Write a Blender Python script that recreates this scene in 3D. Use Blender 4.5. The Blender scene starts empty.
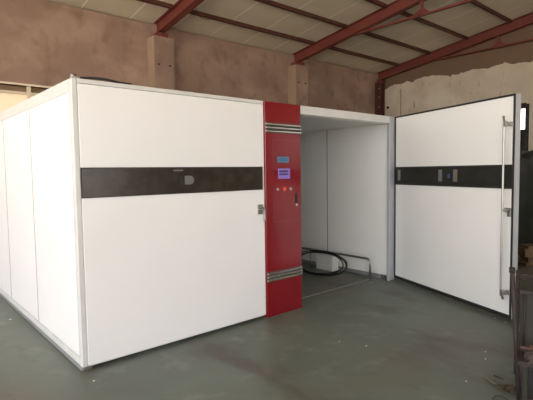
import bpy, bmesh, math, random
from mathutils import Vector, Matrix
random.seed(7)
SC = bpy.context.scene
COL = SC.collection
PI = math.pi

# ------------------------------------------------------------------ materials
def mat(name, col, rough=.5, metal=0., spec=.5, emit=None, estr=0., noise=None, bump=None, coat=0., trans=0.):
    """noise = (scale, colour2, lo, hi, detail); bump = (scale, strength, distance)"""
    m = bpy.data.materials.new(name); m.use_nodes = True
    nt = m.node_tree; b = nt.nodes['Principled BSDF']
    c = (*col, 1)
    b.inputs['Base Color'].default_value = c
    b.inputs['Roughness'].default_value = rough
    b.inputs['Metallic'].default_value = metal
    b.inputs['Specular IOR Level'].default_value = spec
    b.inputs['Coat Weight'].default_value = coat
    b.inputs['Transmission Weight'].default_value = trans
    if emit:
        b.inputs['Emission Color'].default_value = (*emit, 1)
        b.inputs['Emission Strength'].default_value = estr
    tc = nt.nodes.new('ShaderNodeTexCoord')
    if noise is None: noise = (6, tuple(x*.93 for x in col), .35, .7, 3)
    n = nt.nodes.new('ShaderNodeTexNoise'); n.inputs['Scale'].default_value = noise[0]
    n.inputs['Detail'].default_value = noise[4]
    nt.links.new(tc.outputs['Object'], n.inputs['Vector'])
    r = nt.nodes.new('ShaderNodeMapRange'); r.inputs[1].default_value = noise[2]; r.inputs[2].default_value = noise[3]
    nt.links.new(n.outputs['Fac'], r.inputs[0])
    mx = nt.nodes.new('ShaderNodeMix'); mx.data_type = 'RGBA'; mx.name = 'base'
    mx.inputs[6].default_value = c; mx.inputs[7].default_value = (*noise[1], 1)
    nt.links.new(r.outputs[0], mx.inputs[0]); nt.links.new(mx.outputs[2], b.inputs['Base Color'])
    if bump:
        n2 = nt.nodes.new('ShaderNodeTexNoise'); n2.inputs['Scale'].default_value = bump[0]; n2.inputs['Detail'].default_value = 5
        nt.links.new(tc.outputs['Object'], n2.inputs['Vector'])
        bp = nt.nodes.new('ShaderNodeBump'); bp.inputs['Strength'].default_value = bump[1]; bp.inputs['Distance'].default_value = bump[2]
        nt.links.new(n2.outputs['Fac'], bp.inputs['Height']); nt.links.new(bp.outputs['Normal'], b.inputs['Normal'])
    return m

def layer(m, scale, col, lo, hi, detail=4, stretch=(1,1,1), seed=0., rough=None):
    """mix a further noise-shaped patch colour over a material's base colour"""
    nt = m.node_tree; b = nt.nodes['Principled BSDF']
    src = b.inputs['Base Color'].links[0].from_socket
    tc = nt.nodes.new('ShaderNodeTexCoord'); mp = nt.nodes.new('ShaderNodeMapping')
    mp.inputs['Scale'].default_value = stretch; mp.inputs['Location'].default_value = (seed, seed*1.7, seed*.3)
    n = nt.nodes.new('ShaderNodeTexNoise'); n.inputs['Scale'].default_value = scale; n.inputs['Detail'].default_value = detail
    r = nt.nodes.new('ShaderNodeMapRange'); r.inputs[1].default_value = lo; r.inputs[2].default_value = hi
    mx = nt.nodes.new('ShaderNodeMix'); mx.data_type = 'RGBA'; mx.inputs[7].default_value = (*col, 1)
    L = nt.links
    L.new(tc.outputs['Object'], mp.inputs[0]); L.new(mp.outputs[0], n.inputs['Vector'])
    L.new(n.outputs['Fac'], r.inputs[0]); L.new(r.outputs[0], mx.inputs[0])
    L.new(src, mx.inputs[6]); L.new(mx.outputs[2], b.inputs['Base Color'])
    return m

M = {}
M['panel'] = mat('white_enamel', (.825,.81,.82), .32, noise=(1.3, (.795,.785,.795), .4, .7, 2), bump=(2.2,.05,.01))
M['inner'] = mat('white_panel_inner', (.80,.80,.78), .4, noise=(2, (.77,.77,.75), .4, .7, 2))
M['door'] = mat('white_door_enamel', (.80,.795,.78), .22, noise=(1.1, (.775,.77,.755), .4, .7, 2), bump=(1.6,.04,.01))
M['trim'] = mat('white_trim', (.64,.632,.625), .35)
M['alu'] = mat('aluminium', (.55,.56,.58), .38, .6)
M['alu_light'] = mat('light_aluminium', (.46,.47,.51), .4, .2)
M['grey_channel'] = mat('grey_channel', (.30,.31,.32), .5, .4)
M['seam'] = mat('seam_grey', (.30,.28,.26), .7)
M['rubber'] = mat('black_rubber', (.012,.012,.013), .6)
M['cable'] = mat('cable_rubber', (.008,.008,.009), .45)
M['glass_dark'] = mat('smoked_glass', (.030,.023,.018), .2, spec=.35, noise=(9,(.042,.034,.027),.4,.6,4))
M['glass_green'] = mat('smoked_glass_inner', (.024,.024,.020), .25, spec=.3, noise=(9,(.03,.03,.025),.4,.6,4))
M['grey_lens'] = mat('grey_lens', (.16,.15,.14), .4)
M['red'] = mat('red_gloss', (.20,.004,.010), .2, spec=.5, noise=(2,(.185,.004,.009),.4,.7,2), coat=.25)
M['chrome'] = mat('chrome', (.78,.77,.74), .22, 1.)
M['chrome_dull'] = mat('brushed_steel', (.36,.35,.32), .34, .9)
M['vent_dark'] = mat('vent_back', (.05,.045,.04), .5, .3)
M['lcd'] = mat('blue_display', (.04,.09,.14), .3, emit=(.12,.30,.48), estr=.07)
M['lcd_text'] = mat('blue_display_digits', (.03,.07,.16), .3)
M['keypad'] = mat('violet_keypad', (.14,.09,.26), .35, emit=(.24,.15,.5), estr=.10)
M['key'] = mat('dark_keys', (.02,.012,.05), .4)
M['btn_grey'] = mat('grey_button', (.45,.35,.35), .4)
M['btn_red'] = mat('bright_red_button', (.75,.06,.05), .3)
M['white_foam'] = mat('white_foam', (.72,.72,.70), .8, noise=(40,(.66,.66,.64),.4,.6,3))
M['red_steel'] = mat('red_oxide_paint', (.175,.040,.030), .55, noise=(5,(.155,.032,.024),.35,.7,4))
M['purlin'] = mat('dark_red_oxide_paint', (.105,.030,.022), .6, noise=(5,(.08,.026,.02),.35,.7,4))
M['render'] = mat('brown_render', (.35,.232,.175), .9, noise=(1.2,(.275,.178,.135),.35,.65,6), bump=(14,.35,.02))
layer(M['render'], .8, (.42,.29,.225), .5, .72, 6, (1,1,1.6), 3.1)
layer(M['render'], 3.0, (.21,.135,.10), .52, .76, 6, (1,1,.7), 9.)
M['render_light'] = mat('light_render', (.37,.26,.18), .9, noise=(2,(.32,.22,.15),.4,.65,5), bump=(14,.3,.02))
M['cream'] = mat('cream_window_paint', (.74,.64,.50), .6)
M['bolt'] = mat('bolt_steel', (.35,.33,.31), .4, .8)
M['dark_steel'] = mat('dark_steel', (.020,.014,.012), .7, .0, noise=(18,(.036,.020,.016),.45,.65,5))
M['black_steel'] = mat('black_steel', (.016,.014,.013), .6, .2, noise=(8,(.03,.025,.022),.45,.65,4))
M['corr'] = mat('grey_steel_sheet', (.028,.025,.022), .8, .0, noise=(14,(.035,.028,.023),.45,.65,5))
M['brick'] = mat('reddish_board', (.045,.031,.026), .85, noise=(60,(.075,.052,.044),.5,.65,5))
M['timber'] = mat('yellow_timber', (.13,.085,.035), .8, noise=(10,(.09,.055,.025),.4,.6,4))
M['timber_red'] = mat('reddish_timber', (.07,.030,.022), .8)
M['tarp'] = mat('dark_green_tarpaulin', (.018,.022,.018), .55, bump=(5,.5,.05), noise=(3,(.028,.034,.028),.4,.6,4))
M['twig'] = mat('dry_twig', (.22,.16,.09), .8)
M['leaf'] = mat('dull_green_leaf', (.035,.040,.022), .8, noise=(30,(.09,.06,.035),.4,.6,3))
M['cloth'] = mat('purple_grey_rag', (.17,.13,.16), .9, bump=(30,.4,.01))
M['scrap'] = mat('white_chip', (.8,.8,.78), .7)
M['night'] = mat('dark_recess', (.03,.028,.025), .8)
M['ground'] = mat('sandy_ground', (.50,.43,.34), .95, noise=(.6,(.43,.37,.29),.4,.65,5))
M['wood_pallet'] = mat('brown_wood', (.26,.18,.10), .8)

# translucent cream sheet in the window
def translucent(name, col, t):
    m = bpy.data.materials.new(name); m.use_nodes = True; nt = m.node_tree
    for n in list(nt.nodes): nt.nodes.remove(n)
    o = nt.nodes.new('ShaderNodeOutputMaterial'); a = nt.nodes.new('ShaderNodeBsdfDiffuse'); b = nt.nodes.new('ShaderNodeBsdfTranslucent')
    x = nt.nodes.new('ShaderNodeMixShader'); x.inputs[0].default_value = t
    tc = nt.nodes.new('ShaderNodeTexCoord'); n = nt.nodes.new('ShaderNodeTexNoise'); n.inputs['Scale'].default_value = 2
    r = nt.nodes.new('ShaderNodeMix'); r.data_type = 'RGBA'; r.inputs[6].default_value = (*col,1); r.inputs[7].default_value = (*[c*.82 for c in col],1)
    L = nt.links; L.new(tc.outputs['Object'], n.inputs['Vector']); L.new(n.outputs['Fac'], r.inputs[0])
    L.new(r.outputs[2], a.inputs[0]); L.new(r.outputs[2], b.inputs[0])
    L.new(a.outputs[0], x.inputs[1]); L.new(b.outputs[0], x.inputs[2]); L.new(x.outputs[0], o.inputs[0])
    return m
M['blind'] = translucent('cream_plastic_sheet', (.86,.77,.64), .55)

# floor: worn green-grey paint with brown dirt and pale scuffs
fl = mat('worn_green_floor_paint', (.124,.147,.123), .42, spec=.35, noise=(1.1,(.092,.106,.089),.35,.7,7), bump=(9,.12,.01))
layer(fl, .9, (.118,.107,.087), .50, .68, 7, seed=4.)
layer(fl, 5., (.165,.182,.157), .56, .78, 6, seed=1.)
layer(fl, 2.2, (.075,.068,.055), .58, .72, 8, stretch=(1,.45,1), seed=11.)
layer(fl, 38., (.19,.19,.17), .70, .80, 3, seed=2.)
M['floor'] = fl

# ceiling: cream insulated sheets with sealed joints every 1.05 m
cm = mat('cream_roof_sheet', (.70,.635,.51), .7, noise=(.9,(.63,.57,.455),.35,.7,4))
nt = cm.node_tree; L = nt.links; b = nt.nodes['Principled BSDF']; src = b.inputs['Base Color'].links[0].from_socket
tc = nt.nodes.new('ShaderNodeTexCoord'); sp = nt.nodes.new('ShaderNodeSeparateXYZ'); L.new(tc.outputs['Object'], sp.inputs[0])
def mth(op, a, bb=None, c=None):
    n = nt.nodes.new('ShaderNodeMath'); n.operation = op
    for i, v in enumerate((a, bb, c)):
        if v is None: continue
        if isinstance(v, (int, float)): n.inputs[i].default_value = v
        else: L.new(v, n.inputs[i])
    return n.outputs[0]
f1 = mth('FRACT', mth('DIVIDE', mth('SUBTRACT', sp.outputs[0], 5.38-10.5), 1.05))
line = mth('LESS_THAN', f1, .035)
mx = nt.nodes.new('ShaderNodeMix'); mx.data_type = 'RGBA'; mx.inputs[7].default_value = (.86,.81,.70,1)
L.new(line, mx.inputs[0]); L.new(src, mx.inputs[6]); L.new(mx.outputs[2], b.inputs['Base Color'])
M['ceiling'] = cm

# end wall: pale lime plaster up to a ragged line, bare brown render above
em = mat('lime_plaster', (.62,.53,.42), .9, noise=(2.,(.53,.45,.35),.35,.7,7), bump=(11,.4,.02))
layer(em, 1.0, (.69,.62,.51), .5, .7, 5, seed=5.)
layer(em, 6., (.34,.26,.19), .62, .74, 7, stretch=(1,1,.35), seed=2.)
nt = em.node_tree; L = nt.links; b = nt.nodes['Principled BSDF']; src = b.inputs['Base Color'].links[0].from_socket
tc = nt.nodes.new('ShaderNodeTexCoord'); sp = nt.nodes.new('ShaderNodeSeparateXYZ'); L.new(tc.outputs['Object'], sp.inputs[0])
nz = nt.nodes.new('ShaderNodeTexNoise'); nz.inputs['Scale'].default_value = 2.4; nz.inputs['Detail'].default_value = 5
L.new(tc.outputs['Object'], nz.inputs['Vector'])
edge = mth('ADD', mth('MULTIPLY', nz.outputs['Fac'], .5), 4.30)
left = mth('MULTIPLY', mth('MAXIMUM', mth('SUBTRACT', sp.outputs[1], 4.9), 0), -.22)
edge = mth('ADD', edge, left)
up = mth('GREATER_THAN', sp.outputs[2], edge)
mx = nt.nodes.new('ShaderNodeMix'); mx.data_type = 'RGBA'; mx.inputs[7].default_value = (.185,.115,.075,1)
L.new(up, mx.inputs[0]); L.new(src, mx.inputs[6]); L.new(mx.outputs[2], b.inputs['Base Color'])
M['end_wall'] = em

# ------------------------------------------------------------------ mesh building
class MB:
    def __init__(s): s.bm = bmesh.new()
    def box(s, a, b, F=None, bev=0.):
        a, b = Vector(a), Vector(b); lo = Vector(map(min, a, b)); hi = Vector(map(max, a, b))
        t = bmesh.new(); bmesh.ops.create_cube(t, size=1)
        for v in t.verts: v.co = Vector(((v.co[i]+.5)*(hi[i]-lo[i])+lo[i]) for i in range(3))
        if bev: bmesh.ops.bevel(t, geom=list(t.edges), offset=bev, segments=2, affect='EDGES', profile=.5)
        if F is not None: bmesh.ops.transform(t, matrix=F, verts=t.verts)
        s._merge(t); return s
    def _merge(s, t):
        bmesh.ops.recalc_face_normals(t, faces=t.faces)
        me = bpy.data.meshes.new('t'); t.to_mesh(me); t.free(); s.bm.from_mesh(me); bpy.data.meshes.remove(me)
    def prism(s, pts, d, F=None):
        """extrude polygon pts (3-D) by the vector d"""
        t = bmesh.new(); vs = [t.verts.new(p) for p in pts]; f = t.faces.new(vs)
        r = bmesh.ops.extrude_face_region(t, geom=[f])
        bmesh.ops.translate(t, vec=Vector(d), verts=[v for v in r['geom'] if isinstance(v, bmesh.types.BMVert)])
        if F is not None: bmesh.ops.transform(t, matrix=F, verts=t.verts)
        s._merge(t); return s
    def tube(s, pts, r, n=10, closed=False, F=None):
        pts = [Vector(p) for p in pts]; N = len(pts); t = bmesh.new(); rings = []; up = None
        for i, p in enumerate(pts):
            if closed: d = pts[(i+1) % N]-pts[i-1]
            else: d = pts[min(i+1, N-1)]-pts[max(i-1, 0)]
            d.normalize()
            if up is None:
                up = Vector((0,0,1)) if abs(d.z) < .9 else Vector((1,0,0))
            u = (up-d*up.dot(d)).normalized(); w = d.cross(u); up = u
            rr = r(i/(N-1)) if callable(r) else r
            rings.append([t.verts.new(p+(u*math.cos(2*PI*k/n)+w*math.sin(2*PI*k/n))*rr) for k in range(n)])
        for i in range(N if closed else N-1):
            A, B = rings[i], rings[(i+1) % N]
            for k in range(n): t.faces.new((A[k], A[(k+1) % n], B[(k+1) % n], B[k]))
        if not closed: t.faces.new(rings[0][::-1]); t.faces.new(rings[-1])
        for f in t.faces: f.smooth = len(f.verts) == 4
        if F is not None: bmesh.ops.transform(t, matrix=F, verts=t.verts)
        s._merge(t); return s
    def cyl(s, a, b, r, n=20, F=None): return s.tube([a, b], r, n, F=F)

def worldloc(o):
    v = Vector(o.location)
    while o.parent: o = o.parent; v += Vector(o.location)
    return v
def build(mb, name, m, parent=None, label=None, category=None, group=None, kind=None, origin=None):
    bm = mb.bm; me = bpy.data.meshes.new(name); bm.verts.ensure_lookup_table()
    xs = [v.co for v in bm.verts]
    c = Vector(((min(v[i] for v in xs)+max(v[i] for v in xs))/2 if i < 2 else min(v[2] for v in xs)) for i in range(3))
    if kind == 'structure': c = Vector((0,0,0))
    if origin is not None: c = Vector(origin)
    for v in bm.verts: v.co -= c
    bm.to_mesh(me); bm.free()
    me.materials.append(m)
    o = bpy.data.objects.new(name, me); COL.objects.link(o)
    if parent: o.parent = parent; o.location = c-worldloc(parent)
    else: o.location = c
    for k, v in (('label', label), ('category', category), ('group', group), ('kind', kind)):
        if v: o[k] = v
    return o
def thing(name, label, cat, loc=(0,0,0), group=None):
    o = bpy.data.objects.new(name, None); COL.objects.link(o); o.location = loc; o.empty_display_size = .2
    o['label'] = label; o['category'] = cat
    if group: o['group'] = group
    return o
def B(name, a, b, m, parent=None, bev=0., F=None, **k):
    return build(MB().box(a, b, F, bev), name, M[m], parent, **k)
S = dict(kind='structure')

# ------------------------------------------------------------------ the shed
YB, XE, XL, YF, YR = 6.0, 12.667, -6.5, -14.5, -4.25       # back wall, end wall, open left end, open front, ridge
SL = .155
def roofz(y): return 4.98+SL*(YB-y) if y >= YR else 4.98+SL*(YB-YR)-SL*(YR-y)
ZR = roofz(YR)
B('floor', (XL,YF,-.12), (XE+.3,YB+.25,0), 'floor', **S)
build(MB().box((-60,-60,-.4),(60,60,-.125)), 'ground', M['ground'], **S)
# back wall with a long window (X -2.6 .. 2.1)
w = MB(); wx0, wx1, wz0, wz1 = -2.6, 2.1, 1.55, 3.26
w.box((XL,YB,0),(wx0,YB+.24,4.95)); w.box((wx1,YB,0),(XE+.24,YB+.24,4.95))
w.box((wx0,YB,0),(wx1,YB+.24,wz0)); w.box((wx0,YB,wz1),(wx1,YB+.24,4.95))
build(w, 'wall_back', M['render'], **S)
# front wall behind the camera with a wide gateway; unseen, partly closed to cut the front light
w = MB(); w.box((6.5,YF-.24,0),(XE+.24,YF,4.9)); w.box((XL,YF-.24,4.0),(6.5,YF,4.9)); w.box((XL,YF-.24,0),(XL+1.,YF,4.0))
build(w, 'wall_front', M['render_light'], **S)
# window in the back wall
w = MB(); y0, y1 = YB-.03, YB+.12
w.box((wx0,y0,wz1),(wx1,y1,wz1+.035)); w.box((wx0,y0,wz0-.05),(wx1,y1,wz0))
w.box((wx0,y0+.05,3.10),(wx1,y1,3.145))
for x in (wx0, -1.45, -.15, 1.16, wx1-.05): w.box((x,y0+.04,wz0),(x+.055,y1,wz1))
win = build(w, 'window_1', M['cream'], **S)
build(MB().box((wx0,YB+.14,3.145),(wx1,YB+.16,wz1)), 'transom_board', M['wood_pallet'], win, origin=(0,0,0))
build(MB().box((wx0,YB+.07,wz0),(wx1,YB+.078,3.10)), 'window_sheet', M['blind'], win, origin=(0,0,0), label='translucent cream sheet over the window')

# end wall (gable) with a window and a doorway
w = MB()
dy0, dy1, dz = -1.6, .62, 2.25        # doorway
ny0, ny1, nz0, nz1 = 1.17, 1.60, 1.2, 3.24   # tall narrow window
def gz(y): return roofz(y)
def gseg(ya, yb, z0):
    w.prism([(XE,ya,z0),(XE,yb,z0),(XE,yb,gz(yb)),(XE,ya,gz(ya))], (.24,0,0))
gseg(YB, ny1, 0); w.box((XE,ny0,0),(XE+.24,ny1,nz0)); gseg(ny1, ny0, nz1)
gseg(ny0, dy1, 0); gseg(dy1, dy0, dz); gseg(dy0, YR, 0)
w.prism([(XE,YR,0),(XE,YF,0),(XE,YF,gz(YF)),(XE,YR,gz(YR))], (.24,0,0))
build(w, 'wall_right', M['end_wall'], **S)
w = MB(); x0, x1 = XE-.04, XE+.1
w.box((x0,ny0-.07,nz0-.05),(x1,ny0+.02,nz1+.10)); w.box((x0,ny1-.05,nz0-.05),(x1,ny1+.05,nz1+.04))
w.box((x0,ny0,nz1),(x1,ny1,nz1+.13)); w.box((x0,ny0,nz0-.05),(x1,ny1,nz0+.02)); w.box((x0,ny0,2.55),(x1,ny1,2.64))
w.box((x0,ny0+.13,nz0),(x1,ny0+.17,2.6))
wi = build(w, 'window_2', M['dark_steel'], **S)
gm = M['pane'] = mat('clear_pane', (.9,.93,.95), .05, trans=1.)
build(MB().box((XE+.04,ny0+.02,2.64),(XE+.046,ny1-.05,nz1)), 'window_pane', gm, wi, origin=(0,0,0))
build(MB().box((XE+.04,ny0+.02,nz0),(XE+.05,ny1-.05,2.55)), 'dirty_pane', M['glass_dark'], wi, origin=(0,0,0))
w = MB(); w.box((XE-.03,dy0,dz),(XE+.12,dy1,dz+.08)); w.box((XE-.03,dy1-.02,0),(XE+.12,dy1+.07,dz+.08)); w.box((XE-.03,dy0-.07,0),(XE+.12,dy0,dz+.08))
dr = build(w, 'door_1', M['dark_steel'], **S)
build(MB().box((XE+.05,dy0,0),(XE+.09,dy1-.02,dz)), 'door_leaf', M['black_steel'], dr, origin=(0,0,0))

# roof sheets
w = MB()
w.prism([(XL-.5,YB+.6,roofz(YB+.6)),(XL-.5,YR,ZR),(XL-.5,YR,ZR+.12),(XL-.5,YB+.6,roofz(YB+.6)+.12)], (XE-XL+1.1,0,0))
w.prism([(XL-.5,YR,ZR),(XL-.5,YF-.3,roofz(YF-.3)),(XL-.5,YF-.3,roofz(YF-.3)+.12),(XL-.5,YR,ZR+.12)], (XE-XL+1.1,0,0))
build(w, 'ceiling', M['ceiling'], **S)

# pilasters on the back wall
PX = (-.45, 3.91, 8.33)
for i, px in enumerate(PX):
    w = MB().box((px-.245,5.65,0),(px+.245,YB,4.60))
    p = build(w, 'trim_%d' % (i+1), M['render'], **S)
    w = MB().box((px-.249,5.655,0),(px-.245,YB-.005,4.59))  # thin paler sheet paints the light falling on the pilaster's left side
    build(w, 'pilaster_lit_side', M['render_light'], p, origin=(0,0,0), label='paler sheet painting the light on the left side of the pilaster')
    if i:
        w = MB()
        for dx in (-.15, .13): w.cyl((px+dx,5.652,3.98+.12*(i-1)),(px+dx,5.63,3.98+.12*(i-1)), .022, 10)
        build(w, 'wall_bolt', M['black_steel'], p, origin=(0,0,0))

# steel column in the far corner
col = thing('steel_column', 'dark red steel column in the corner between brown wall and pale end wall', 'column', (12.45,5.86,0))
w = MB(); cx0, cx1 = 12.33, 12.58
w.box((cx0,5.74,0),(cx0+.02,5.97,4.62)); w.box((cx1-.02,5.74,0),(cx1,5.97,4.62)); w.box((cx0,5.845,0),(cx1,5.865,4.62))
build(w, 'column_shaft', M['purlin'], col)
B('base_plate', (cx0-.08,5.68,0), (cx1+.05,5.985,.02), 'red_steel', col)
for z in (3.75, 4.1, 4.4):
    build(MB().cyl((cx0-.018,5.8,z),(cx0,5.8,z), .022, 8), 'bolt', M['bolt'], col)

# rafters : I-beams up the slope, with tie rod and hanger
def ibeam_slope(x, ya, yb, top, depth, width, tf=.02, tw=.02):
    w = MB()
    def q(y, dz): return Vector((x, y, roofz(y)-top-dz))
    def plate(dz0, dz1, wd):
        n = 6
        for s in range(1):
            w.prism([(x-wd/2,ya,roofz(ya)-top-dz0),(x-wd/2,yb,roofz(yb)-top-dz0),(x-wd/2,yb,roofz(yb)-top-dz1),(x-wd/2,ya,roofz(ya)-top-dz1)], (wd,0,0))
    plate(0,tf,width); plate(depth-tf,depth,width); plate(tf,depth-tf,tw)
    return w
raf = [(-.45,'red steel roof rafter over the long window, leftmost and partly out of view', 5.95),
       (3.91,'red steel roof rafter resting on the left pilaster above the white front panel', 5.95),
       (8.33,'red steel roof rafter resting on the pilaster behind the red control column', 5.95),
       (12.50,'red steel roof rafter running along the top of the pale end wall', 5.95)]
for i, (x, lab, ya) in enumerate(raf):
    r = thing('steel_rafter', lab, 'rafter', (x, 5.8, roofz(5.8)-.29))
    build(ibeam_slope(x, ya, YR+.01, .015, .27, .17), 'rafter_beam', M['red_steel'], r)
    if i == 3: build(MB().box((x-.1,5.72,4.62),(x+.1,5.95,4.70)), 'cap_plate', M['red_steel'], r)
    else: build(MB().box((x-.12,5.66,4.60),(x+.12,5.98,4.70)), 'cap_plate', M['red_steel'], r)
    zt = 5.03
    if i >= 2:
        w = MB().box((x-.025,-13.5,zt-.025),(x+.025,4.75 if i == 2 else 4.75,zt-.015)).box((x-.025,-13.5,zt-.025),(x-.015,4.75,zt+.03))
        build(w, 'tie_bar', M['red_steel'], r)
        for hy in (1.9,):
            build(MB().box((x-.025,hy-.035,zt),(x+.025,hy+.035,roofz(hy)-.27)), 'hanger', M['red_steel'], r)
            build(MB().prism([(x-.012,hy-.25,zt-.02),(x-.012,hy+.25,zt-.02),(x-.012,hy+.2,zt+.03),(x-.012,hy+.05,zt+.15),(x-.012,hy-.05,zt+.15),(x-.012,hy-.2,zt+.03)], (.024,0,0)), 'gusset_plate', M['red_steel'], r)

# purlins between the rafters
rows = (5.08, 3.95, 2.76, 1.54, .32, -.90, -2.12, -3.34)
rown = ('first','second','third','fourth','fifth','sixth','seventh','eighth')
bays = ((-.45,3.91,'left bay above the long window'),
        (3.91,8.33,'middle bay left of the red column'),
        (8.33,12.50,'right bay over the open door'))
for k, y in enumerate(rows):
    for xa, xb, bl in bays:
        a, c = xa+.10, xb-.10
        w = MB(); z = roofz(y)-.004
        F = Matrix.Translation((0,y,z)) @ Matrix.Rotation(-math.atan(SL), 4, 'X')
        w.box((a,-.03,-.085),(c,.03,-.079),F); w.box((a,-.03,-.085),(c,-.024,0),F); w.box((a,-.03,-.006),(c,.03,0),F); w.box((a,.024,-.02),(c,.03,0),F); w.box((a,.024,-.085),(c,.03,-.07),F)
        build(w, 'roof_purlin', M['purlin'], None, 'red purlin, %s row from the back wall, %s' % (rown[k], bl), 'purlin', 'purlins under the roof')
# loose wire hanging from the left rafter
pts = [(4.03,4.60,roofz(4.6)-.02),(4.15,4.7,roofz(4.6)-.16),(4.35,4.85,roofz(4.8)-.24),(4.6,4.95,roofz(4.9)-.2),(4.78,5.04,roofz(5.04)-.1)]
def smooth(pts, n=6):
    P = [Vector(p) for p in pts]; P = [P[0]*2-P[1]]+P+[P[-1]*2-P[-2]]; out = []
    for i in range(1, len(P)-2):
        for k in range(n):
            t = k/n; a, b, c, d = P[i-1:i+3]
            out.append(.5*((2*b)+(c-a)*t+(2*a-5*b+4*c-d)*t*t+(3*b-a-3*c+d)*t**3))
    out.append(P[-2]); return out
build(MB().tube(smooth(pts), .006, 6), 'wire', M['black_steel'], None, 'thin dark wire looping down beneath the first purlin beside the left rafter', 'wire')

# pipe stub & crack in the end wall; a thin raised strip stands for the crack
build(MB().cyl((XE-.03,5.66,3.75),(XE+.01,5.66,3.75), .045, 12), 'pipe_stub', M['black_steel'], None, 'small black pipe end in the pale end wall beside the red column', 'pipe')
build(MB().box((XE-.012,5.14,0),(XE+.005,5.17,4.33)), 'wall_crack', M['render_light'], None, 'thin straight crack line running down the pale end wall near the corner', 'wall_crack')

# ------------------------------------------------------------------ the incubator room
H = 2.30; XR0, XR1, XR = 1.93, 2.462, 4.36; T = .08; DP = 4.90
inc = thing('egg_incubator', 'large white walk-in egg incubator with red control column and open right door', 'incubator', (XR/2, DP/2, 0))
def P(name, a, b, m, par=inc, bev=.003, **k): return B(name, a, b, m, par, bev, **k)
yr = [.05, 1.18, 2.36, 3.55, 4.85]
ys = [.05, 1.248, 2.414, 3.60, 4.85]
for i in range(4):
    a, c = ys[i]+.004, ys[i+1]-.004
    P('side_panel', (.004,a,.10), (T,c,2.20), 'panel')
    a2, c2 = yr[i]+.004, yr[i+1]-.004
    P('side_panel', (XR-T,a2,.06), (XR-.004,c2,2.20), 'inner')
    P('roof_panel', (T,a,2.20), (XR-T,c,2.28), 'inner')
for y in ys[1:4]:
    P('panel_joint', (.0025,y-.0055,.10), (T-.01,y+.0055,2.20), 'seam', bev=0)

for y in yr[1:4]: P('panel_joint', (XR-T-.0015,y-.008,.06), (XR-.01,y+.008,2.20), 'seam', bev=0)
xs = [.05, 1.12, 2.18, 3.25, XR-.05]
for i in range(4): P('back_panel', (xs[i]+.003,DP-T,.05), (xs[i+1]-.003,DP-.004,2.20), 'inner')
# aluminium / white profiles
P('top_rail', (0,.072,2.20), (T,DP,H), 'trim'); P('top_rail', (XR-T,.10,2.20), (XR,DP,H), 'trim'); P('top_rail', (T,DP-T,2.20), (XR-T,DP,H), 'trim')
P('base_rail', (0,.072,.035), (T-.005,DP,.095), 'trim'); P('base_channel', (-.004,.02,0), (T,DP,.034), 'grey_channel')
P('base_rail', (XR-T-.006,.16,0), (XR,DP,.055), 'grey_channel')
P('base_rail', (.09,DP-T-.004,0), (XR-.09,DP,.05), 'grey_channel')
w = MB(); w.box((0,0,.03),(.042,.07,H), bev=.006); w.box((-.002,.052,.05),(.002,.058,H-.05))
build(w, 'corner_post', M['trim'], inc)
P('foot', (.006,.006,0), (.075,.06,.03), 'chrome_dull')
w = MB(); w.cyl((.03,.04,H),(.03,.04,H+.035), .022, 10); w.box((.01,.01,H),(.07,.07,H+.012))
build(w, 'corner_cap', M['chrome_dull'], inc)
P('corner_post', (XR-.125,0,.0), (XR,.045,H), 'alu_light')
P('corner_post', (0,DP-.004,.0), (.05,DP+.02,H), 'alu_light'); P('corner_post', (XR-.05,DP-.004,.0), (XR,DP+.02,H), 'alu_light')
P('front_beam', (.044,.0,2.266), (XR0,.09,H), 'trim'); P('front_beam', (XR1,.0,2.205), (XR-.127,.10,H), 'trim')
# closed left door
ld = P('closed_door', (.046,-.004,.035), (XR0-.004,.07,2.262), 'panel', bev=.004)
w = MB(); w.box((.043,.004,.03),(.048,.06,2.25)); w.box((XR0-.006,.004,.03),(XR0-.001,.06,2.25)); w.box((.046,.01,.025),(XR0-.004,.06,.036))
build(w, 'door_gasket', M['trim'], ld)
# tinted window strip of the closed door (sub-part)
B('window_strip', (.046+.002,-.009,1.380), (1.896,-.003,1.612), 'glass_dark', ld, .001)
w = MB(); w.box((.044,-.012,1.606),(1.898,-.004,1.616)); w.box((.044,-.012,1.376),(1.898,-.004,1.383))
w.box((1.893,-.012,1.376),(1.900,-.004,1.616)); w.box((.042,-.012,1.376),(.047,-.004,1.616))
build(w, 'strip_frame', M['rubber'], ld)
w = MB(); w.prism([(.965,-.0135,1.457)]+[(1.02+.04*math.sin(t*PI/12),-.0135,1.497-.04*math.cos(t*PI/12)) for t in range(13)]+[(.965,-.0135,1.537)], (0,.0055,0))
build(w, 'lens', M['grey_lens'], ld, label='grey rounded plate on the dark window strip')
w = MB(); w.box((.905,-.016,1.465),(.945,-.008,1.53)); w.box((.915,-.022,1.48),(.935,-.016,1.515), bev=.003)
build(w, 'window_catch', M['rubber'], ld, label='small black catch on the dark window strip')
w = MB(); w.box((.85,-.012,1.580),(.95,-.009,1.592))  # grey bar paints a pale reflection on the dark glass
build(w, 'strip_reflection', M['grey_lens'], ld)
# lock + lever
w = MB(); w.box((1.828,-.016,1.175),(1.892,-.004,1.222), bev=.003); w.box((1.828,-.016,1.120),(1.892,-.004,1.168), bev=.003)
build(w, 'lock_plate', M['chrome_dull'], ld)
w = MB().tube(smooth([(1.852,-.012,1.19),(1.855,-.034,1.195),(1.872,-.04,1.192),(1.890,-.04,1.17),(1.895,-.04,1.12),(1.894,-.04,1.045)]), .0095, 8)
build(w, 'door_lever', M['chrome_dull'], ld)

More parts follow.
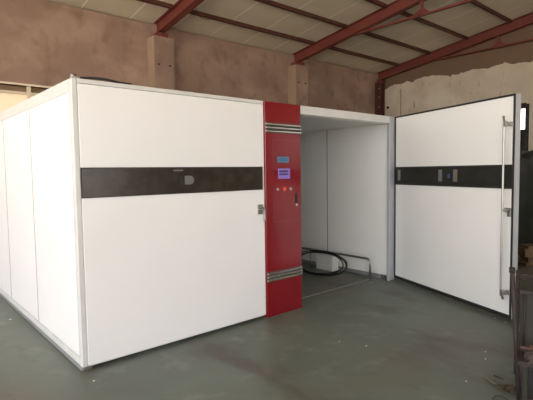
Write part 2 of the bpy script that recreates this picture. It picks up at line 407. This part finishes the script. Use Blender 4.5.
# red control column
cc = P('control_column', (XR0,-.022,.0), (XR1,.46,2.298), 'red', bev=.006)
P('column_side', (XR0+.002,.461,.0), (XR1-.002,.468,2.29), 'inner', cc)
def vent(z0, z1):
    v = B('vent', (XR0+.004,-.025,z0), (XR1-.004,-.019,z1), 'vent_dark', cc, .001)
    n = 3; h = (z1-z0)/n
    w = MB()
    for i in range(n):
        zc = z0+h*(i+.5)
        w.prism([(XR0+.006,-.025,zc+h*.32),(XR0+.006,-.042,zc+h*.10),(XR0+.006,-.042,zc-h*.22),(XR0+.006,-.025,zc-h*.30)], (XR1-XR0-.012,0,0))
    build(w, 'chrome_slats', M['chrome'], cc, label='three polished chrome slats across the red column')
vent(1.972, 2.082); vent(.382, .492)
l = B('display', (2.10,-.028,1.660), (2.268,-.020,1.722), 'lcd', cc, .002)
w = MB()
for i in range(5):
    x = 2.115+i*.028
    w.box((x,-.0295,1.676),(x+.017,-.0275,1.706))
build(w, 'display_digits', M['lcd_text'], cc)
B('keypad', (2.11,-.028,1.484), (2.283,-.020,1.594), 'keypad', cc, .002)
for r_ in range(2):
    for c_ in range(4):
        x = 2.122+c_*.033; z = 1.565-r_*.032
        B('key', (x,-.0315,z-.009), (x+.026,-.0275,z+.010), 'key', cc)
for x, m_ in ((2.095,'btn_grey'),(2.196,'btn_red'),(2.289,'btn_grey')):
    w = MB().cyl((x,-.035,1.372),(x,-.02,1.372), .015 if m_ == 'btn_grey' else .021, 14)
    build(w, 'push_button', M[m_], cc, label='round red push button' if m_ == 'btn_red' else None)
w = MB().box((2.362,-.03,1.215),(2.394,-.02,1.315), bev=.003).box((2.368,-.036,1.235),(2.388,-.03,1.305), bev=.002)
build(w, 'cabinet_latch', M['rubber'], cc)
w = MB().cyl((2.378,-.034,1.190),(2.378,-.02,1.190), .013, 12); build(w, 'cabinet_lock', M['chrome'], cc)
w = MB()
for a, c in (((2.035,1.02),(2.039,1.90)),((2.435,1.02),(2.439,1.90))): w.box((a[0],-.0228,a[1]),(c[0],-.0205,c[1]))
w.box((2.035,-.0228,1.90),(2.439,-.0205,1.904)); w.box((2.035,-.0228,1.016),(2.439,-.0205,1.02))
build(w, 'cabinet_door_seam', mat('dark_red_seam', (.14,.006,.01), .5), cc)

# open right door, hinged on the right corner post
hx, hy = 4.3602, 0.; ux, uy = -.36887, -.92948; nx, ny = .92948, -.36887
F = Matrix(((ux, nx, 0, hx), (uy, ny, 0, hy), (0, 0, 1, 0), (0, 0, 0, 1)))     # local x = along the leaf, y = outward, z up
F = F @ Matrix.Translation((.0, .003, 0))
WD = 1.974
def D(a, b, bev=0., w=None): return (w or MB()).box(a, b, F, bev)
od = build(D((.022,.0,.065),(WD-.020,.05,H-.018), .003), 'open_door', M['door'], inc)
w = D((.0,-.008,.03),(.024,.045,H)); D((WD-.022,-.008,.03),(WD-.002,.03,H),w=w); D((.02,-.008,.03),(WD-.02,.045,.068),w=w); D((.02,-.008,H-.02),(WD-.02,.045,H),w=w)
build(w, 'door_gasket', M['rubber'], od)
w = D((WD-.004,.0,.035),(WD+.004,.062,H)); D((.02,.05,.035),(WD-.0,.062,H-.002),w=w)
build(w, 'door_edge_profile', M['alu'], od, label='brushed aluminium edge of the open door')
z0, z1 = 1.362, 1.598
build(D((.038,-.006,z0),(WD-.026,.002,z1)), 'window_strip', M['glass_green'], od)
w = D((.034,-.011,z1-.012),(WD-.024,-.002,z1+.004)); D((.034,-.011,z0-.004),(WD-.024,-.002,z0+.014),w=w)
D((.034,-.011,z0),(.046,-.002,z1),w=w)
build(w, 'strip_frame', M['rubber'], od)
for a, c in ((.08,.135),(.895,.955),(1.145,1.205)):
    w = D((a,-.012,z0+.055),(c,-.004,z1-.04)); D((a+.014,-.0145,z0+.068),(c-.014,-.010,z1-.052),w=w)
    build(w, 'strip_clip', M['grey_lens'] if a > .5 else M['chrome_dull'], od)
build(D((1.045,-.011,1.455),(1.085,-.004,1.505), .004), 'peephole', mat('blue_peephole', (.05,.09,.22), .2, emit=None), od)
# long pull handle
u0 = 1.918
bar = [(u0+.014,-.072,.235),(u0-.006,-.074,.30),(u0-.012,-.074,.36),(u0-.014,-.074,1.2),(u0-.012,-.074,1.95),(u0-.008,-.074,2.0),(u0-.020,-.074,2.085)]
w = MB().tube([Vector(p) for p in bar], lambda t: .0115, 10, F=F); 
build(w, 'pull_bar', M['chrome_dull'], od)
for z, hh in ((2.005,.03),(.30,.035)):
    w = D((u0-.02,-.084,z-hh),(u0+.012,-.062,z+hh),.004); D((u0-.005,-.084,z-.018),(u0+.022,-.0,z+.018),.003,w=w); D((u0-.012,-.016,z-.022),(u0+.04,-.002,z+.022),.003,w=w)
    build(w, 'handle_bracket', M['bolt'], od)
w = D((u0-.014,-.012,1.075),(u0+.028,-.002,1.165),.003); MBk = w.cyl((u0+.006,-.09,1.145),(u0+.006,-.01,1.145), .010, 10, F=F); w.cyl((u0+.006,-.05,1.145),(u0+.006,-.03,1.145), .024, 14, F=F)
build(w, 'centre_latch', M['bolt'], od)

# black cable lying on the roof corner
w = MB().tube(smooth([(.05,.10,H+.013),(.16,.09,H+.03),(.28,.06,H+.03),(.42,.04,H+.012),(.50,.035,H+.010)]), .010, 8)
build(w, 'cable', M['cable'], None, 'short black cable lying on top of the white incubator at its front left corner', 'cable')

# ------------------------------------------------------------------ things inside the chamber
rx = 4.099; rr = .016
pts = [(rx,.225,0),(rx,.225,.24)]
for k in range(1, 7):
    a = k/6*PI/2; pts.append((rx,.225+.06*(1-math.cos(a)),.24+.06*math.sin(a)))
pts += [(rx,2.6,.30)]
for k in range(1, 7):
    a = k/6*PI/2; pts.append((rx,2.6+.06*math.sin(a),.24+.06*math.cos(a)))
pts += [(rx,2.66,0)]
rail = thing('guide_rail', 'low bent steel guide rail on the floor inside the open incubator', 'rail', (rx,1.4,0))
build(MB().tube(pts, rr, 12), 'rail_tube', M['chrome_dull'], rail)
build(MB().cyl((rx,1.385,0),(rx,1.385,.29), .012, 10), 'leg', M['chrome_dull'], rail)
for y in (.225, 2.66): build(MB().cyl((rx,y,0),(rx,y,.006), .035, 16), 'foot_plate', M['chrome'], rail)
# foam box with lid behind the rail
fb = thing('foam_box', 'white lidded foam box on the floor behind the low guide rail', 'box', (4.18,1.11,0))
B('box_body', (4.115,.94,0), (4.262,1.28,.128), 'white_foam', fb, .008)
B('lid', (4.111,.935,.131), (4.264,1.285,.235), 'white_foam', fb, .01)
# coil of cable leaning on the rail
co = []
N = 34
for loop, (da, dz_) in enumerate(((0,0),(.035,.018),(-.035,.008),(.012,-.004),(-.015,.02))):
    for i in range(N):
        t = 2*PI*i/N+(-.6); f_ = (loop*N+i)
        A = .49+da+.006*math.sin(3*t+loop); s_ = math.sin(t)
        co.append((3.905+.125*s_+dz_*.6-.012*loop, 1.0+(-.02,.03,.0,-.035,.02)[loop]*math.sin(t/2+1)+A*math.cos(t), .160+.145*s_+dz_*(1+math.sin(t+loop))*.5+.006*math.sin(3*t+2*loop)))
build(MB().tube(co, .0085, 8), 'cable_coil', M['cable'], None, 'coil of black cable leaning on the guide rail inside the incubator', 'cable')
# threshold strip on the floor of the open bay
B('threshold_strip', (XR1+.02,.235,.0), (rx-.04,.255,.006), 'grey_channel', None, label='thin pale strip fixed to the floor across the open incubator doorway', category='strip')

# ------------------------------------------------------------------ things past the open door
tp = MB()
tb = bmesh.new()
X0, X1, Y0, Y1 = 8.0, 9.6, -1.9, -.05
nx_, ny_, nz_ = 14, 16, 14
def tarp(x, y, z):
    d = .05*math.sin(7*z+3*y)+.04*math.sin(11*y+2*z)
    return d
bmesh.ops.create_grid(tb, x_segments=2, y_segments=2, size=.5); tb.clear()
bmesh.ops.create_cube(tb, size=1); bmesh.ops.subdivide_edges(tb, edges=tb.edges[:], cuts=11, use_grid_fill=True)
for v in tb.verts:
    x, y, z = v.co
    px = X0+(x+.5)*(X1-X0); py = Y0+(y+.5)*(Y1-Y0); pz = (z+.5)*1.85
    if z > -.49:
        k = .06*math.sin(pz*9+py*4)+.05*math.sin(py*13)
        px += k*(1 if x < 0 else -1)*.7; py += .04*math.sin(pz*11+px*5)
        pz += (.07*math.sin(py*5+px*3) if z > .49 else 0)
    v.co = (px, py, pz)
for f in tb.faces: f.smooth = True
tp._merge(tb)
build(tp, 'covered_pile', M['tarp'], None, 'tall pile under dark green tarpaulin behind the free edge of the open door', 'pile')
# timber stack
for i in range(7):
    z = i*.046
    for j in range(1):
        m_ = 'timber_red' if i == 2 else 'timber'
        off = random.uniform(-.05,.05)
        F2 = Matrix.Translation((6.98+off*.3,-1.12,z)) @ Matrix.Rotation(math.radians(-43+random.uniform(-2,2)), 4, 'Z')
        nm = ('bottom','second','third, reddish,','fourth','fifth','sixth','top')[i]
        B('timber_board', (-.35+off,-.13,.0005), (1.2+off,.13,.045), m_, None, .003, F=F2, label='weathered yellowish board past the open door, %s in the flat stack' % nm, category='board', group='boards stacked past the open door')

# dark steel rack at the right edge
ra = math.radians(-71)
RF = Matrix.Translation((2.0,-2.447,0)) @ Matrix.Rotation(ra, 4, 'Z')
rk = thing('steel_rack', 'dark rusty steel rack at the right edge in front of the open door', 'rack', (2.2,-2.6,0))
RW, RD = .75, .45
def R_(name, a, b, m, bev=.002, **k): return B(name, a, b, m, rk, bev, F=RF, **k)
for x, y in ((0,0),(RW,0),(0,RD),(RW,RD)):
    tp_ = .905 if y == 0 else .80; ln = -.030 if y == 0 else 0; by = .026 if (x, y) == (0,0) else 0
    w = MB().prism([(x+by,y,0),(x+by+.026,y,0),(x+by+.026,y+.026,0),(x+by,y+.026,0)], (0,0,.001), F=RF)
    w.tube([(x+by+.013,y+.013,0),(x+by*.5+ln*.5+.013,y+.013,tp_/2),(x+ln+.013,y+.013,tp_)], .0135, 8, F=RF)
    if y == 0: w.cyl((x+ln+.013,y+.013,tp_-.035),(x+ln+.013,y+.013,tp_), .019, 10, F=RF)
    build(w, 'post', M['dark_steel'], rk)
for y in (0.004, RD+.004):
    R_('crossbar', (.03,y,.735), (RW,y+.02,.76), 'dark_steel'); R_('crossbar', (.03,y,.27), (RW,y+.02,.30), 'dark_steel')
R_('crossbar', (.03,.006,.858), (RW,.018,.868), 'dark_steel')
for x in (.004, RW+.004): R_('crossbar', (x,.03,.735), (x+.02,RD,.76), 'dark_steel'); R_('crossbar', (x,.03,.27), (x+.02,RD,.30), 'dark_steel')
B('back_sheet', (.035,.052,.34), (RW,.056,.735), 'corr', rk, 0, F=RF)
for k in range(11):
    x = .060+k*.062
    build(MB().cyl((x,.040,.345),(x,.038,.735), .006, 8, F=RF), 'upright_bar', M['dark_steel'], rk)
R_('shelf_board', (.03,-.13,.30), (RW,RD,.33), 'dark_steel')
R_('inner_brace', (.045,.05,0), (.06,.065,.27), 'dark_steel')
sb = bmesh.new(); bmesh.ops.create_cube(sb, size=1); bmesh.ops.subdivide_edges(sb, edges=sb.edges[:], cuts=9, use_grid_fill=True)
for v in sb.verts:
    x, y, z = v.co
    jx = .012*math.sin(9*y+5*z)+.008*math.sin(23*y); jz = (.010*math.sin(11*x+3*y)+.006*math.sin(25*x-9*y)) if z > 0 else 0
    v.co = (.30+x*.44+jx, -.078+y*.125+.004*math.sin(15*x), .3305+(z+.5)*.055+jz)
w = MB(); bmesh.ops.transform(sb, matrix=RF, verts=sb.verts); w._merge(sb)
build(w, 'brown_block', M['brick'], None, label='rough reddish brown slab on the shelf of the dark rack', category='slab')
# sticks on the slab
for i, (x, y, a, L_, lab) in enumerate(((.04,-.10,-8,.22,'lower of the two crossed'),(.10,-.125,34,.17,'upper of the two crossed'))):
    F3 = RF @ Matrix.Translation((x,y,.402+.020*i)) @ Matrix.Rotation(math.radians(a), 4, 'Z')
    B('wood_stick', (0,0,0), (L_,.018,.018), 'timber_red', None, .003, F=F3, label='dark reddish stick on the brown slab, %s' % lab, category='stick')
# crate standing on the floor below the rack, with a ring handle
cr = thing('metal_crate', 'dark grey metal crate on the floor under the rack with a ring pull', 'crate', (2.35,-2.6,0))
B('crate_body', (.09,.06,0), (.66,.40,.24), 'black_steel', cr, .006, F=RF)
ring = [(.13+.02*math.cos(t),.052,.17+.025*math.sin(t)) for t in [2*PI*k/16 for k in range(16)]]
build(MB().tube(ring, .005, 6, True, F=RF), 'ring_pull', M['rubber'], cr)
# rag
rb = bmesh.new(); bmesh.ops.create_icosphere(rb, subdivisions=4, radius=1)
for v in rb.verts:
    c = v.co.copy(); k = 1+.18*math.sin(5*c.x+4*c.y)+.12*math.sin(9*c.y-3*c.z)
    v.co = Vector((c.x*.11*k, c.y*.07*k, max(0, c.z*.055*k+.03)))
for f in rb.faces: f.smooth = True
w = MB(); bmesh.ops.transform(rb, matrix=RF @ Matrix.Translation((.17,-.11,.0005)), verts=rb.verts); w._merge(rb)
build(w, 'rag', M['cloth'], None, 'crumpled purplish rag on the floor in front of the rack', 'rag')

# litter on the floor by the rack (floor points measured from the photograph)
def px(u, v, z=0.): # photograph point -> floor point
    D_ = CF+CR*((u-266.5)/CFL)+CU*((200-v)/CFL); s = (z-CC.z)/D_.z; return CC+D_*s
CFL = 450.1376; yaw, pit, rol = .718255, -.0638993, -.0136484
CC = Vector((-1.17701, -3.58697, 1.56826))
CF = Vector((math.sin(yaw)*math.cos(pit), math.cos(yaw)*math.cos(pit), math.sin(pit)))
r0 = Vector((math.cos(yaw), -math.sin(yaw), 0)); u0_ = r0.cross(CF)
CR = r0*math.cos(rol)+u0_*math.sin(rol); CU = u0_*math.cos(rol)-r0*math.sin(rol)
def twig(name, uv, r, m, lab, cat):
    pts = [px(u, v, r+h) for u, v, h in uv]
    build(MB().tube(smooth(pts, 5), lambda t: r*(1-.5*t), 7), name, M[m], None, lab, cat)
twig('twig', [(486,378,.0),(490,380.5,.012),(494,383,.008),(498,385,.0)], .004, 'twig', 'pale dry twig lying on the floor beside the rack, nearer the middle of the room', 'twig')
twig('twig', [(494,375.5,.0),(497,376.5,.01),(500,378,.012),(503,379.5,.0)], .006, 'timber_red', 'darker short twig on the floor just beyond the dry leaves by the rack', 'twig')
twig('wire_offcut', [(493,399,0),(496,396,.01),(501,396.5,.012),(506,398.5,.005),(509,402,0)], .005, 'cable', 'curl of black wire on the floor at the bottom right of the photo', 'wire')
lb = MB()
c0 = px(506.5, 389, .012)
for k in range(9):
    a = k*.73+.3; d = Vector((math.cos(a), math.sin(a), 0))*(.05+.02*(k%3)); s_ = Vector((-d.y, d.x, 0))*.35
    lb.prism([c0, c0+d*.5+s_+Vector((0,0,.012)), c0+d+Vector((0,0,.004)), c0+d*.5-s_+Vector((0,0,.01))], (0,0,.0015))
build(lb, 'dry_leaves', M['leaf'], None, 'small cluster of dull green leaves on the floor beside the rack post', 'leaves')
chips = [((10.5,319.5),.020,'white paper chip alone on the floor at the left, beside the incubator side'),
         ((94,381),.011,'small white sliver on the floor below the front left corner of the incubator'),
         ((366,346),.011,'bright white chip on the open floor in front of the doorway'),
         ((339.5,341.5),.007,'tiny white chip on the open floor, nearer the red column'),
         ((495,318.5),.008,'tiny white chip just under the bottom edge of the open door'),
         ((505.5,322.5),.010,'pale chip by the free bottom corner of the open door'),
         ((485.5,352),.008,'tiny white chip left of the rack, upper of two close together'),
         ((485.5,359),.008,'tiny white chip left of the rack, lower of two close together'),
         ((466,381.5),.008,'bright tiny white chip on the near floor, left of the twigs'),
         ((371,281.5),.010,'tiny white chip at the foot of the guide rail')]
for (u, v), s_, lab in chips:
    c = px(u, v); n = 6; ph = random.random()*6
    pts = [(c.x+s_*math.cos(ph+2*PI*k/n)*random.uniform(.6,1.1), c.y+s_*.7*math.sin(ph+2*PI*k/n)*random.uniform(.6,1.1), .0005) for k in range(n)]
    if (u, v) == (371,281.5): pts = [(x-.05, y-.04, z) for x, y, z in pts]
    build(MB().prism(pts, (0,0,.003)), 'paper_chip', M['scrap'], None, lab, 'litter', 'white chips on the floor')

# ------------------------------------------------------------------ light
wd = bpy.data.worlds.new('sky'); SC.world = wd; wd.use_nodes = True
nt = wd.node_tree; bg = nt.nodes['Background']
sky = nt.nodes.new('ShaderNodeTexSky'); sky.sky_type = 'HOSEK_WILKIE'; sky.turbidity = 4.5; sky.ground_albedo = .35
sd = Vector((-.25,-.35,.9)).normalized(); sky.sun_direction = sd
mxw = nt.nodes.new('ShaderNodeMix'); mxw.data_type = 'RGBA'; mxw.inputs[0].default_value = .45; mxw.inputs[7].default_value = (1.0,.98,.95,1)
nt.links.new(sky.outputs[0], mxw.inputs[6]); nt.links.new(mxw.outputs[2], bg.inputs[0]); bg.inputs[1].default_value = 1.6
sl = bpy.data.lights.new('sun', 'SUN'); sl.energy = 5.0; sl.angle = math.radians(.6); sl.color = (1,.95,.88)
so = bpy.data.objects.new('sun', sl); COL.objects.link(so); so.rotation_euler = sd.to_track_quat('Z','Y').to_euler(); so.location = (0,0,20)

# ------------------------------------------------------------------ camera
cd = bpy.data.cameras.new('camera'); cam = bpy.data.objects.new('camera', cd); COL.objects.link(cam)
cd.sensor_fit = 'HORIZONTAL'; cd.sensor_width = 36.; cd.lens = CFL*36/533; cd.clip_start = .05; cd.clip_end = 300
mw = Matrix((CR, CU, -CF)).transposed().to_4x4(); mw.translation = CC; cam.matrix_world = mw
SC.camera = cam
vs = SC.view_settings; vs.view_transform = 'Standard'; vs.look = 'None'; vs.gamma = 1; vs.use_curve_mapping = False; vs.exposure = 2.18
